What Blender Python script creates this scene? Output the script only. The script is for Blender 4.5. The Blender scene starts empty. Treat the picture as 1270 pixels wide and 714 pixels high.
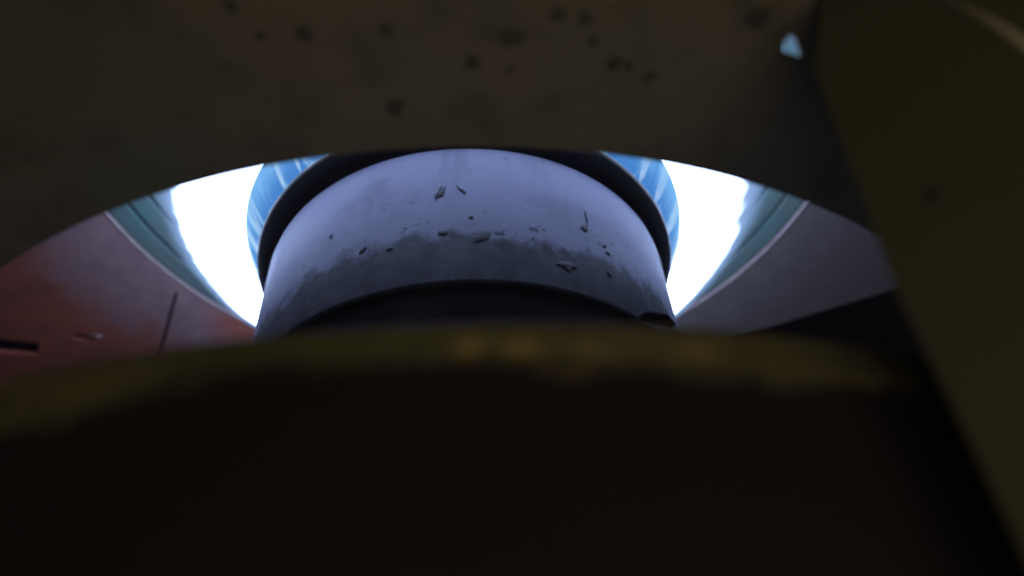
import bpy, bmesh, math, random
from mathutils import Vector, Matrix
from mathutils.geometry import tessellate_polygon
random.seed(7)
S = 0.12                      # one working unit = 12 cm
AX, AY = -0.0805, 1.0         # burner axis (working units, camera at the origin)
PI = math.pi
scene = bpy.context.scene
COL = scene.collection

# ------------------------------------------------------------------ camera, world, light, exposure
cam_d = bpy.data.cameras.new('camera'); cam = bpy.data.objects.new('camera', cam_d); COL.objects.link(cam)
scene.camera = cam
cam_d.sensor_width = 36.0; cam_d.lens = 900.0 / 1270.0 * 36.0
cam_d.clip_start = 0.002; cam_d.clip_end = 50.0
PITCH, ROLL = 0.725517905, -0.0750583745
cam.matrix_world = Matrix.Rotation(PI / 2 + PITCH, 4, 'X') @ Matrix.Rotation(ROLL, 4, 'Z')
cam_d.dof.use_dof = True
cam_d.dof.focus_distance = 0.92 * S
cam_d.dof.aperture_fstop = (cam_d.lens / 1000.0) / (2 * 0.0066 * S)   # pupil of about 1.6 mm

world = bpy.data.worlds.new('World'); scene.world = world; world.use_nodes = True
bg = world.node_tree.nodes['Background']
bg.inputs[0].default_value = (1.0, 0.92, 0.90, 1); bg.inputs[1].default_value = 0.065

ld = bpy.data.lights.new('warm_fill', 'AREA'); ld.shape = 'DISK'; ld.size = 0.8 * S  # added warm fill close under the camera, standing in for dim room light
ld.color = (1.0, 0.86, 0.66); ld.energy = 0.020
lamp = bpy.data.objects.new('warm_fill', ld); COL.objects.link(lamp)
lamp.location = Vector((0.17, -0.20, -0.46)) * S
lamp.rotation_euler = (Vector((0.08, 0.22, 0.43)) * S - lamp.location).to_track_quat('-Z', 'Y').to_euler()

scene.view_settings.view_transform = 'Standard'; scene.view_settings.look = 'None'
scene.view_settings.exposure = 0.0; scene.view_settings.gamma = 1.0
scene.cycles.use_denoising = True
scene.cycles.max_bounces = 8; scene.cycles.transparent_max_bounces = 16
scene.cycles.sample_clamp_indirect = 4.0

# ------------------------------------------------------------------ helpers
def link_mesh(name, bm, mat, parent=None, smooth=True):
    me = bpy.data.meshes.new(name)
    bmesh.ops.recalc_face_normals(bm, faces=bm.faces[:])
    bm.to_mesh(me); bm.free()
    for p in me.polygons: p.use_smooth = smooth
    me.materials.append(mat)
    o = bpy.data.objects.new(name, me); COL.objects.link(o)
    if parent: o.parent = parent
    return o

def thing(name, label, cat, loc=(AX, AY, 0), group=None):
    o = bpy.data.objects.new(name, None); COL.objects.link(o)
    o.empty_display_size = 0.005
    o.location = Vector(loc) * S
    o['label'] = label; o['category'] = cat
    if group: o['group'] = group
    return o

def lathe(profile, n=160, closed=False):
    """profile: list of (r, z) in working units, round the local z axis"""
    bm = bmesh.new(); rings = []
    for r, z in profile:
        if r < 1e-6: rings.append([bm.verts.new((0, 0, z * S))])
        else: rings.append([bm.verts.new((r * S * math.cos(2 * PI * k / n), r * S * math.sin(2 * PI * k / n), z * S)) for k in range(n)])
    pairs = list(zip(rings, rings[1:])) + ([(rings[-1], rings[0])] if closed else [])
    for a, b in pairs:
        for k in range(n):
            k2 = (k + 1) % n
            if len(a) == 1 and len(b) == 1: continue
            if len(a) == 1: bm.faces.new((a[0], b[k], b[k2]))
            elif len(b) == 1: bm.faces.new((a[k], a[k2], b[0]))
            else: bm.faces.new((a[k], a[k2], b[k2], b[k]))
    return bm

def torus(R, r, z, n=160, m=12):
    return lathe([(R + r * math.cos(2 * PI * k / m), z + r * math.sin(2 * PI * k / m)) for k in range(m)], n, True)

def plate(outer, holes, z0, z1, off=(0, 0)):
    """flat sheet with real holes and thickness"""
    loops = [[Vector((x - off[0], y - off[1], 0)) for x, y in outer]] + [[Vector((x - off[0], y - off[1], 0)) for x, y in h] for h in holes]
    flat = [v for l in loops for v in l]
    tris = tessellate_polygon(loops)
    bm = bmesh.new()
    lo = [bm.verts.new((v.x * S, v.y * S, z0 * S)) for v in flat]
    hi = [bm.verts.new((v.x * S, v.y * S, z1 * S)) for v in flat]
    for a, b, c in tris:
        try:
            bm.faces.new((lo[a], lo[b], lo[c])); bm.faces.new((hi[c], hi[b], hi[a]))
        except ValueError: pass
    i = 0
    for l in loops:
        n = len(l)
        for k in range(n):
            a, b = i + k, i + (k + 1) % n
            bm.faces.new((lo[a], lo[b], hi[b], hi[a]))
        i += n
    return bm

def circle(cx, cy, R, n=144):
    return [(cx + R * math.cos(2 * PI * k / n), cy + R * math.sin(2 * PI * k / n)) for k in range(n)]

def tube(pts, rad, m=8, caps=True):
    bm = bmesh.new(); rings = []
    pts = [Vector(p) * S for p in pts]
    for i, p in enumerate(pts):
        t = (pts[min(i + 1, len(pts) - 1)] - pts[max(i - 1, 0)]).normalized()
        u = t.cross(Vector((0, 0, 1)))
        if u.length < 1e-4: u = t.cross(Vector((1, 0, 0)))
        u.normalize(); w = t.cross(u)
        r = (rad[i] if isinstance(rad, (list, tuple)) else rad) * S
        rings.append([bm.verts.new(p + (u * math.cos(2 * PI * k / m) + w * math.sin(2 * PI * k / m)) * r) for k in range(m)])
    for a, b in zip(rings, rings[1:]):
        for k in range(m): bm.faces.new((a[k], a[(k + 1) % m], b[(k + 1) % m], b[k]))
    if caps:
        bm.faces.new(rings[0][::-1]); bm.faces.new(rings[-1])
    return bm

# ------------------------------------------------------------------ materials
class NT:
    def __init__(s, name):
        s.m = bpy.data.materials.new(name); s.m.use_nodes = True
        s.t = s.m.node_tree; s.t.nodes.clear()
        s.out = s.t.nodes.new('ShaderNodeOutputMaterial')
    def n(s, typ, **kw):
        nd = s.t.nodes.new(typ)
        for k, v in kw.items(): setattr(nd, k, v)
        return nd
    def l(s, a, b): s.t.links.new(a, b)
    def math(s, op, a, b=None, clamp=False):
        nd = s.n('ShaderNodeMath', operation=op, use_clamp=clamp)
        for i, v in enumerate((a, b)):
            if v is None: continue
            if isinstance(v, (int, float)): nd.inputs[i].default_value = v
            else: s.l(v, nd.inputs[i])
        return nd.outputs[0]
    def coord(s): return s.n('ShaderNodeTexCoord').outputs['Object']
    def noise(s, vec, scale, detail=4, rough=.55, vscale=None):
        if vscale:
            mp = s.n('ShaderNodeMapping'); mp.inputs['Scale'].default_value = vscale; s.l(vec, mp.inputs['Vector']); vec = mp.outputs[0]
        nd = s.n('ShaderNodeTexNoise'); nd.inputs['Scale'].default_value = scale
        nd.inputs['Detail'].default_value = detail; nd.inputs['Roughness'].default_value = rough
        s.l(vec, nd.inputs['Vector']); return nd.outputs['Fac']
    def remap(s, v, a, b, c=0., d=1., smooth=True):
        nd = s.n('ShaderNodeMapRange'); nd.interpolation_type = 'SMOOTHSTEP' if smooth else 'LINEAR'
        for i, x in enumerate((a, b, c, d)): nd.inputs[i + 1].default_value = x
        s.l(v, nd.inputs[0]); return nd.outputs[0]
    def mix(s, f, a, b):
        nd = s.n('ShaderNodeMix', data_type='RGBA')
        if isinstance(f, (int, float)): nd.inputs[0].default_value = f
        else: s.l(f, nd.inputs[0])
        for i, v in ((6, a), (7, b)):
            if isinstance(v, tuple): nd.inputs[i].default_value = (*v, 1)
            else: s.l(v, nd.inputs[i])
        return nd.outputs[2]
    def bsdf(s, col, rough=.5, metal=0., bump=None, bump_s=.3, bump_d=.0005, spec=.5):
        b = s.n('ShaderNodeBsdfPrincipled')
        if isinstance(col, tuple): b.inputs['Base Color'].default_value = (*col, 1)
        else: s.l(col, b.inputs['Base Color'])
        if isinstance(rough, (int, float)): b.inputs['Roughness'].default_value = rough
        else: s.l(rough, b.inputs['Roughness'])
        b.inputs['Metallic'].default_value = metal
        b.inputs['Specular IOR Level'].default_value = spec
        if bump is not None:
            bp = s.n('ShaderNodeBump'); bp.inputs['Strength'].default_value = bump_s; bp.inputs['Distance'].default_value = bump_d
            s.l(bump, bp.inputs['Height']); s.l(bp.outputs[0], b.inputs['Normal'])
        s.l(b.outputs[0], s.out.inputs['Surface']); return s.m
    def xyz(s, vec):
        nd = s.n('ShaderNodeSeparateXYZ'); s.l(vec, nd.inputs[0]); return nd.outputs
    def radius(s, vec):
        x, y, z = s.xyz(vec)
        return s.math('SQRT', s.math('ADD', s.math('MULTIPLY', x, x), s.math('MULTIPLY', y, y)))

def mat_simple(name, c1, c2, scale=60, rough=.5, metal=0., bump=.25, spec=.5):
    t = NT(name); v = t.coord(); f = t.noise(v, scale, 6)
    g = t.noise(v, scale * 9, 3)
    return t.bsdf(t.mix(t.remap(f, .35, .68), c1, c2), t.remap(f, .3, .7, rough, min(1, rough + .2)), metal, g, bump, .0003, spec)

# enamel plate: olive paint with brown heat bloom
t = NT('olive_enamel'); v = t.coord()
f = t.noise(v, 22, 5); g = t.noise(v, 160, 4); h = t.noise(v, 1200, 2)
c = t.mix(t.remap(f, .35, .65), (.145, .132, .082), (.180, .138, .088))
c = t.mix(t.remap(g, .5, .72, 0, .7), c, (.10, .088, .055))
M_ENAMEL = t.bsdf(c, t.remap(f, .3, .7, .55, .75), 0, h, .25, .0002, .3)

t = NT('olive_side_enamel'); v = t.coord()
f = t.noise(v, 25, 5); h = t.noise(v, 900, 2)
c = t.mix(t.remap(f, .35, .65), (.130, .125, .074), (.145, .124, .070))
M_SIDE = t.bsdf(c, .65, 0, h, .25, .0002, .3)

M_GREASE = mat_simple('burnt_grease', (.055, .047, .031), (.078, .064, .04), 200, .6)
M_BLACK = mat_simple('black_iron', (.012, .011, .017), (.024, .022, .032), 90, .62)
M_SOOT = mat_simple('soot', (.036, .027, .034), (.050, .038, .046), 120, .95, 0, .4, .0)
M_CHIP = mat_simple('bare_chip', (.030, .029, .042), (.075, .072, .095), 500, .7)
M_BRASS = mat_simple('brass_edge', (.75, .58, .34), (.6, .45, .25), 200, .3, 1.0)

M_WALL = mat_simple('dark_wall', (.040, .034, .052), (.060, .050, .07), 8, .95, 0, .1, 0)

# burner body: grey enamel, smoky lower third, faint drips
t = NT('grey_burner_paint'); v = t.coord(); x, y, z = t.xyz(v)
n1 = t.noise(v, 70, 6, .6); n2 = t.noise(v, 330, 4, .6); n3 = t.noise(v, 130, 5, .6, (1, 1, .25)); n4 = t.noise(v, 1500, 2)
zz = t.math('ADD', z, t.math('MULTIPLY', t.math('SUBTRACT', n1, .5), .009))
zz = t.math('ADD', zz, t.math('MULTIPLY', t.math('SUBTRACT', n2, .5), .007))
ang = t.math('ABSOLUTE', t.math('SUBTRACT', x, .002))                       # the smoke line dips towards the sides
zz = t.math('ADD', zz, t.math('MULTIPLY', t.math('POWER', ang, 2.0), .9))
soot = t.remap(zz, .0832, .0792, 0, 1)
c = t.mix(t.remap(n1, .35, .7), (.20, .208, .30), (.255, .258, .365))
c = t.mix(t.remap(n3, .52, .72, 0, .45), c, (.115, .112, .145))
c = t.mix(t.remap(n2, .62, .74, 0, .5), c, (.075, .073, .095))
n6 = t.noise(v, 48, 5, .65, (.7, .7, 1.3)); n7 = t.noise(v, 520, 3, .6)
c = t.mix(t.remap(n6, .50, .66, 0, .42), c, (.10, .098, .135))
c = t.mix(t.math('MULTIPLY', t.remap(n7, .62, .70, 0, .8), t.remap(zz, .097, .082, 0, 1)), c, (.02, .02, .028))
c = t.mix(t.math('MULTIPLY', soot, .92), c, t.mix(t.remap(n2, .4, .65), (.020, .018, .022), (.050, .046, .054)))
M_BODY = t.bsdf(c, t.remap(n1, .3, .7, .55, .75), 0, n4, .06, .0001, .25)

# ridged pot base, oxidised teal metal with turned grain
t = NT('teal_pot_metal'); v = t.coord(); r = t.radius(v)
cv = t.n('ShaderNodeCombineXYZ'); t.l(r, cv.inputs[0])
w = t.noise(cv.outputs[0], 900, 3); f = t.noise(v, 40, 5)
c = t.mix(t.remap(f, .35, .65), (.34, .47, .425), (.28, .49, .45))
c = t.mix(t.remap(w, .35, .7, 0, .35), c, (.21, .30, .275))
M_TEAL = t.bsdf(c, .5, .35, w, .15, .0002)

# plate round the opening: rust-red enamel, pale scale next to the opening, grey on the right
t = NT('heat_stained_plate'); v = t.coord(); x, y, z = t.xyz(v); r = t.radius(v)
n1 = t.noise(v, 30, 6, .6); n2 = t.noise(v, 120, 6, .65); n3 = t.noise(v, 700, 3)
rr = t.math('ADD', r, t.math('MULTIPLY', t.math('SUBTRACT', n1, .5), .045))
rr = t.math('ADD', rr, t.math('MULTIPLY', t.math('SUBTRACT', n2, .5), .02))
pale = t.remap(rr, .146, .124, 0, 1)
dx = t.math('SUBTRACT', x, -.62 * S); dy = t.math('SUBTRACT', y, .60 * S)
dd = t.math('SQRT', t.math('ADD', t.math('MULTIPLY', dx, dx), t.math('MULTIPLY', dy, dy)))
dd = t.math('ADD', dd, t.math('MULTIPLY', t.math('SUBTRACT', n2, .5), .012))
pale = t.math('MULTIPLY', pale, t.remap(dd, .010, .026, .15, 1))
red = t.mix(t.remap(n1, .35, .65), (.70, .205, .135), (.52, .175, .135))
red = t.mix(t.remap(n2, .56, .72, 0, .4), red, (.40, .14, .10))
pal = t.mix(t.remap(n2, .35, .7), (.56, .34, .345), (.68, .43, .42))
c = t.mix(pale, red, pal)
gry = t.mix(t.remap(n2, .35, .7), (.28, .225, .215), (.33, .265, .25))
c = t.mix(t.remap(x, -.02, .01, 0, 1), c, gry)
M_STAIN = t.bsdf(c, .55, .1, n3, .3, .0002, .4)
M_LIP = mat_simple('scuffed_lip', (.50, .37, .36), (.65, .50, .46), 220, .4, .4)

# lower ring: olive paint over the lip, soot eating upward
t = NT('olive_ring_paint'); v = t.coord(); x, y, z = t.xyz(v)
n1 = t.noise(v, 60, 5, .6); n2 = t.noise(v, 200, 5, .6)
zz = t.math('ADD', z, t.math('MULTIPLY', t.math('SUBTRACT', n1, .5), .0060))
zz = t.math('ADD', zz, t.math('MULTIPLY', t.math('SUBTRACT', n2, .5), .0028))
soot_shade = t.remap(zz, 0.1955 * S, .176 * S, 0, 1)
n5 = t.noise(v, 85, 3, .5, (1, 1, 2.5))
soot_shade = t.math('MAXIMUM', soot_shade, t.remap(x, .018, .040, 0, 1))  # right end blackened in the colour, in place of shade
c = t.mix(t.remap(n1, .35, .65), (.160, .155, .076), (.205, .180, .085))
def gold_highlight(cx_, w_):                                                      # golden highlights of the lip, painted into its colour
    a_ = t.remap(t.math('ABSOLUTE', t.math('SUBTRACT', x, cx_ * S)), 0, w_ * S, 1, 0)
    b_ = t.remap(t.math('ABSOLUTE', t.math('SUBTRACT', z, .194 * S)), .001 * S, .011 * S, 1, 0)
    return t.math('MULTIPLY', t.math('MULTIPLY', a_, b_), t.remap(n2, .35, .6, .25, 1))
c = t.mix(t.math('MULTIPLY', t.math('MAXIMUM', t.math('MAXIMUM', gold_highlight(.082, .016), gold_highlight(.060, .012)), t.math('MULTIPLY', gold_highlight(.165, .022), .5)), .5), c, (.80, .58, .20))
c = t.mix(t.remap(n5, .56, .68, 0, .9), c, (.42, .33, .15))  # scattered lighter gold, painted in for the same highlights
c = t.mix(t.remap(n2, .55, .7, 0, .5), c, (.10, .085, .04))
c = t.mix(soot_shade, c, (.030, .023, .026))
M_RING = t.bsdf(c, t.remap(soot_shade, 0, 1, .5, .9), .0, n2, .25, .0003, .25)

M_BOUNCE = mat_simple('bounce_metal', (.36, .36, .39), (.48, .48, .52), 60, .6)  # pale, to throw flame light back up from the added inner wall

# flames
def flame_mat(name, build):
    t = NT(name); col, stren, alpha = build(t)
    em = t.n('ShaderNodeEmission'); tr = t.n('ShaderNodeBsdfTransparent'); mx = t.n('ShaderNodeMixShader')
    for v, s_ in ((col, em.inputs[0]), (stren, em.inputs[1]), (alpha, mx.inputs[0])):
        if isinstance(v, tuple): s_.default_value = (*v, 1)
        elif isinstance(v, (int, float)): s_.default_value = v
        else: t.l(v, s_)
    t.l(tr.outputs[0], mx.inputs[1]); t.l(em.outputs[0], mx.inputs[2]); t.l(mx.outputs[0], t.out.inputs['Surface'])
    return t.m
def b_mantle(t):
    v = t.coord(); r = t.radius(v); n1 = t.noise(v, 60, 3); n2 = t.noise(v, 160, 2)
    rr = t.math('ADD', r, t.math('MULTIPLY', t.math('SUBTRACT', n1, .5), .009))
    rr = t.math('ADD', rr, t.math('MULTIPLY', t.math('SUBTRACT', n2, .5), .0012))
    edge = t.remap(rr, .515 * S, .614 * S, 0, 1, False)
    col = t.mix(t.remap(edge, .10, .55), (.46, .60, 1.0), (.34, .55, 1.0))
    return col, t.remap(edge, .02, .40, 11.5, .75), t.remap(edge, .26, .95, 1, 0)
M_MANTLE = flame_mat('white_flame', b_mantle)
def b_core(t):
    v = t.coord(); x, y, z = t.xyz(v); r = t.radius(v)
    cv = t.n('ShaderNodeCombineXYZ')                                       # streaks run outward from the ports
    t.l(t.math('DIVIDE', x, r), cv.inputs[0]); t.l(t.math('DIVIDE', y, r), cv.inputs[1]); t.l(t.math('MULTIPLY', r, 6.0), cv.inputs[2])
    n1 = t.noise(cv.outputs[0], 9, 3, .6); n2 = t.noise(cv.outputs[0], 17, 2, .5)
    k = t.remap(r, .372 * S, .412 * S, 0, 1)
    col = t.mix(k, (.060, .22, .60), (.20, .50, .95))
    col = t.mix(t.remap(n2, .48, .72, 0, .75), col, (.42, .72, 1.0))
    col = t.mix(t.remap(n1, .52, .70, 0, .55), col, (.05, .22, .62))
    return col, 1.0, .9
M_CORE = flame_mat('blue_flame', b_core)
def b_jet(t):
    v = t.coord(); z = t.xyz(v)[2]
    lw = t.n('ShaderNodeLayerWeight'); lw.inputs[0].default_value = .35
    a = t.remap(lw.outputs['Facing'], .0, .9, .42, 0)
    return (.50, .74, 1.0), 1.0, a
M_JET = flame_mat('pale_flame_jet', b_jet)

# ------------------------------------------------------------------ setting
bm = plate([(-14, -14), (14, -14), (14, 14), (-14, 14)], [], -1.04, -1.0)
g = link_mesh('floor', bm, M_SOOT, smooth=False); g['kind'] = 'structure'
bm = bmesh.new(); bmesh.ops.create_cube(bm, size=1, matrix=Matrix.Translation(Vector((0, 9, 5.99)) * S) @ Matrix.Diagonal((28 * S, .2 * S, 14 * S, 1)))
g = link_mesh('wall', bm, M_WALL, smooth=False); g['kind'] = 'structure'

# ------------------------------------------------------------------ burner
BUR = thing('gas_burner', 'smoke-stained grey round gas burner with black rim in the centre of the flame', 'burner')
link_mesh('body', lathe([(.335, .593), (.345, .593), (.3482, .595), (.3486, .599), (.3485, .846), (.3465, .858), (.340, .862), (.30, .862)], 200), M_BODY, BUR)
link_mesh('rim', lathe([(.338, .8615), (.346, .860), (.350, .864), (.3715, .889), (.3735, .8935), (.372, .8965), (.33, .900), (.0, .905)], 200), M_BLACK, BUR)
link_mesh('rim_edge', torus(.3728, .0011, .8965, 200, 8), M_BRASS, BUR)
link_mesh('collar', lathe([(.3445, .5935), (.334, .50), (.325, .42), (.30, .30), (.20, .15), (.16, -.2), (.16, -1.0)], 120), M_SOOT, BUR)
lug = tube([(.152 - AX, .685 - AY, .545), (.160 - AX, .688 - AY, .548), (.182 - AX, .694 - AY, .545), (.192 - AX, .698 - AY, .538)], [.004, .0075, .008, .004], 12)
link_mesh('lug', lug, M_SOOT, BUR)

def on_body(a, z): 
    R = .3486 + .0008
    return (R * math.cos(a), R * math.sin(a), z)
def chip(deg, z, w, h, mat=M_CHIP, name='paint_chip', skew=0, n=13):
    """thin irregular flake or scab lying on the cone"""
    a0 = math.radians(deg); bm = bmesh.new()
    ph = [random.uniform(.45, 1.2) for _ in range(n)]
    c = Vector(on_body(a0, z)); nrm = Vector((math.cos(a0), math.sin(a0), .18)).normalized()
    top = bm.verts.new((c + nrm * .00035) * S)
    mid, low = [], []
    for k in range(n):
        t_ = 2 * PI * k / n
        for lst, s_, o_ in ((mid, .8, .0003), (low, 1.0, -.0004)):
            u = math.cos(t_) * w * ph[k] * s_ + skew * math.sin(t_) * h * s_; v_ = math.sin(t_) * h * ph[k] * s_
            p = Vector(on_body(a0 + u / .37, z + v_)); lst.append(bm.verts.new((p + nrm * o_) * S))
    for k in range(n):
        k2 = (k + 1) % n
        bm.faces.new((top, mid[k], mid[k2])); bm.faces.new((mid[k], low[k], low[k2], mid[k2]))
    return link_mesh(name, bm, mat, BUR)
for d_, z_, w_, h_, sk in ((-91.3, .760, .0095, .020, .25), (-86.5, .764, .003, .010, -.7), (-118.1, .734, .004, .006, 0), (-108.5, .680, .006, .007, .3), (-90.5, .682, .008, .006, 0),
        (-82.3, .673, .013, .012, .1), (-84.5, .709, .005, .004, 0), (-57.5, .726, .006, .011, 0), (-56.4, .752, .002, .020, 0),
        (-52.5, .706, .004, .006, .4), (-51.5, .695, .006, .004, 0), (-64.1, .641, .016, .011, 0), (-52.4, .655, .007, .006, 0), (-102.2, .667, .005, .003, 0)):
    chip(d_, z_, w_, h_, skew=sk)

# ------------------------------------------------------------------ flame
FL = thing('gas_flame', 'ring of blue and white gas flame burning around the burner rim', 'flame')
link_mesh('blue_core', lathe([(.352, .901), (.376, .915), (.395, .945), (.412, .985), (.405, .990), (.385, .950), (.365, .922), (.350, .906)], 180, True), M_CORE, FL)
mantle_profile = [(.4075, .9715), (.43, .978), (.47, .993), (.51, 1.015), (.55, 1.043), (.60, 1.080), (.655, 1.120), (.61, 1.112), (.54, 1.08), (.48, 1.05), (.43, 1.012), (.408, .985)]
link_mesh('white_mantle', lathe(mantle_profile, 240, True), M_MANTLE, FL)
N_JET = 26
j0 = link_mesh('flame_jet', tube([(.373, 0, .903), (.380, 0, .915), (.392, 0, .936), (.404, 0, .962), (.413, 0, .986)], [.0012, .0030, .0036, .0046, .0024], 10), M_JET, FL)
for k in range(N_JET):
    o = j0 if k == 0 else j0.copy()
    if k: COL.objects.link(o); o.parent = FL
    o.rotation_euler = (0, 0, 2 * PI * (k + random.uniform(-.42, .42)) / N_JET)
    o.scale = (1, random.uniform(.8, 3.2), 1)

# ------------------------------------------------------------------ pot with ridged teal base
POT = thing('cooking_pot', 'teal round pot bottom with concentric ridges above the flame', 'pot')
def annulus(r0, r1, z, dz=.012):
    b = .0018
    return lathe([(r0 + b * .3, z), (r1 - b * .3, z), (r1, z + b), (r1, z + dz), (r0, z + dz), (r0, z + b)], 200, True)
link_mesh('base_disc', lathe([(0, 1.3350), (.872, 1.3350), (.885, 1.352), (.89, 1.40), (.96, 1.47), (.99, 1.6), (.99, 2.2)], 200), M_BLACK, POT)
for r0, r1 in ((.8165, .8655), (.7555, .8055), (.692, .7445), (.62, .681), (.54, .613), (.44, .533), (.30, .433), (.0005, .293)):
    link_mesh('base_ring', annulus(r0, r1, 1.331), M_TEAL, POT, False)

# ------------------------------------------------------------------ plate round the pot
SUR = thing('surround_plate', 'heat-stained sheet around the round opening, rust red on the left and grey on the right', 'plate')
e = Vector((.356, -.145)).normalized(); nn = Vector((.145, .356)).normalized()
base = Vector((.749, 1.772))
def sp(a, b): q = base + e * a + nn * b; return (q.x, q.y)
outer = [sp(1.4, 0), sp(-4.6, 0), sp(-4.6, -3.2), sp(1.4, -3.2)]
hole = circle(AX, AY, .876, 160)
slit = [(-.900, 1.414), (-.893, 1.417), (-1.047, 1.681), (-1.122, 1.811), (-1.129, 1.807), (-1.055, 1.677)]
slot = [(-1.60, 1.500), (-1.355, 1.580), (-1.385, 1.638), (-1.66, 1.57)]
nick = [(-1.242, 1.553), (-1.190, 1.568), (-1.200, 1.592), (-1.228, 1.590), (-1.258, 1.577)]
link_mesh('sheet', plate(outer, [hole, slit, slot, nick], 1.329, 1.343, (AX, AY)), M_STAIN, SUR, False)
link_mesh('rolled_edge', torus(.876, .0055, 1.331, 200, 12), M_LIP, SUR)
link_mesh('burr', tube([(-1.205 - AX, 1.560 - AY, 1.327), (-1.180 - AX, 1.562 - AY, 1.324), (-1.168 - AX, 1.572 - AY, 1.327)], [.002, .0045, .0025], 8), M_LIP, SUR)

# ------------------------------------------------------------------ near top plate
TOP = thing('stove_top_plate', 'dark olive stove plate overhead with grease spots and a curved cutout edge', 'plate')
notch = [(.194, .2565), (.198, .258), (.2085, .2775), (.189, .2695)]
link_mesh('sheet', plate([(-4, -3), (3, -3), (3, 3.5), (-4, 3.5)], [circle(AX, AY, .676, 180), notch], .430, .438, (AX, AY)), M_ENAMEL, TOP, False)
def spot(x, y, r, h=.0009):
    bm = bmesh.new(); n = 14
    ph = [random.uniform(.75, 1.2) for _ in range(n)]
    c = bm.verts.new(((x - AX) * S, (y - AY) * S, (.430 - h) * S)); a, b = [], []
    for k in range(n):
        t_ = 2 * PI * k / n; q = r * ph[k]
        a.append(bm.verts.new(((x - AX + .6 * q * math.cos(t_)) * S, (y - AY + .6 * q * math.sin(t_)) * S, (.430 - h * .75) * S)))
        b.append(bm.verts.new(((x - AX + q * math.cos(t_)) * S, (y - AY + q * math.sin(t_)) * S, .4305 * S)))
    for k in range(n):
        k2 = (k + 1) % n
        bm.faces.new((c, a[k], a[k2])); bm.faces.new((a[k], b[k], b[k2], a[k2]))
    link_mesh('grease_spot', bm, M_GREASE, TOP)
for x_, y_, r_ in ((-.146, .229, .0035), (-.119, .230, .0058), (-.067, .232, .0048), (.009, .243, .0062), (.017, .243, .005), (.042, .229, .005), (.059, .234, .0048),
        (-.015, .259, .0055), (.079, .267, .0055), (.089, .270, .004), (.104, .280, .0048), (.170, .241, .008), (-.071, .288, .007), (-.158, .208, .0048), (.010, .267, .003), (.065, .250, .0035)):
    spot(x_, y_, r_ * 1.25)

# ------------------------------------------------------------------ side panel on the right
SIDE = thing('side_panel', 'upright olive panel with a straight edge along the right of the opening', 'panel', (.20, .2341, 0))
U = Vector((.799, -.601, 0)); V = Vector((0, 0, 1)); NB = Vector((.601, .799, 0))         # along the panel, up, and away behind it
def pp(x, z): return (x - .20) / .799, z
def on_panel(u, z, d=0): return (U * u + V * z + NB * d)
outl = [(-.0384, -.06), (-.0386, .075), pp(.1700, .0989), pp(.1732, .2084), pp(.1872, .37), (.010, .4296), (.75, .4296), (.75, -.9), (-.0384, -.9)]
bm = bmesh.new()
fr = [bm.verts.new(on_panel(u, z) * S) for u, z in outl]; bk = [bm.verts.new(on_panel(u, z, .003) * S) for u, z in outl]
bm.faces.new(fr); bm.faces.new(bk[::-1])
for k in range(len(outl)): bm.faces.new((fr[k], fr[(k + 1) % len(outl)], bk[(k + 1) % len(outl)], bk[k]))
link_mesh('sheet', bm, M_SIDE, SIDE, False)
u0, z0 = pp(.2470, .3592); u1, z1 = pp(.2535, .2950)
um, zm = (u0 + u1) / 2, (z0 + z1) / 2
link_mesh('bead', tube([on_panel(u0 - .01, z0 + .03, -.0004), on_panel(um, zm, -.0004), on_panel(u1, z1, -.0004)], .0021, 10), mat_simple('highlight_bead', (.55, .50, .36), (.65, .60, .45), 300, .4, .2), SIDE)  # pale colour stands for the bright highlight along the crease
bm = bmesh.new(); bmesh.ops.create_icosphere(bm, subdivisions=2, radius=.0045 * S)
gm = Matrix.Translation(on_panel(*pp(.1991, .2453)) * S) @ Matrix.Rotation(math.atan2(.799, .601), 4, 'Z') @ Matrix.Diagonal((.2, 1, 1, 1))
bmesh.ops.transform(bm, matrix=gm, verts=bm.verts[:])
link_mesh('grease_spot', bm, M_GREASE, SIDE)

# ------------------------------------------------------------------ lower ring in front
LOW = thing('lower_ring', 'sooty black ring with an olive yellow top edge below the burner', 'ring')
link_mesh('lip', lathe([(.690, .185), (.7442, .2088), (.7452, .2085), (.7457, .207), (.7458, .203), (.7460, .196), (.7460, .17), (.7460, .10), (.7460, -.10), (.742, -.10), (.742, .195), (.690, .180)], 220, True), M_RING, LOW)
link_mesh('wall', lathe([(.746, -.101), (.746, -1.0), (.738, -1.0), (.738, -.101)], 200), M_SOOT, LOW)
link_mesh('bounce_liner', lathe([(.7385, .193), (.7385, -.30), (.70, -.30), (.165, -.30), (.165, -.31), (.7395, -.31), (.7395, .193)], 160), M_BOUNCE, LOW)  # unseen inner wall and floor, added to bounce flame light onto the top plate
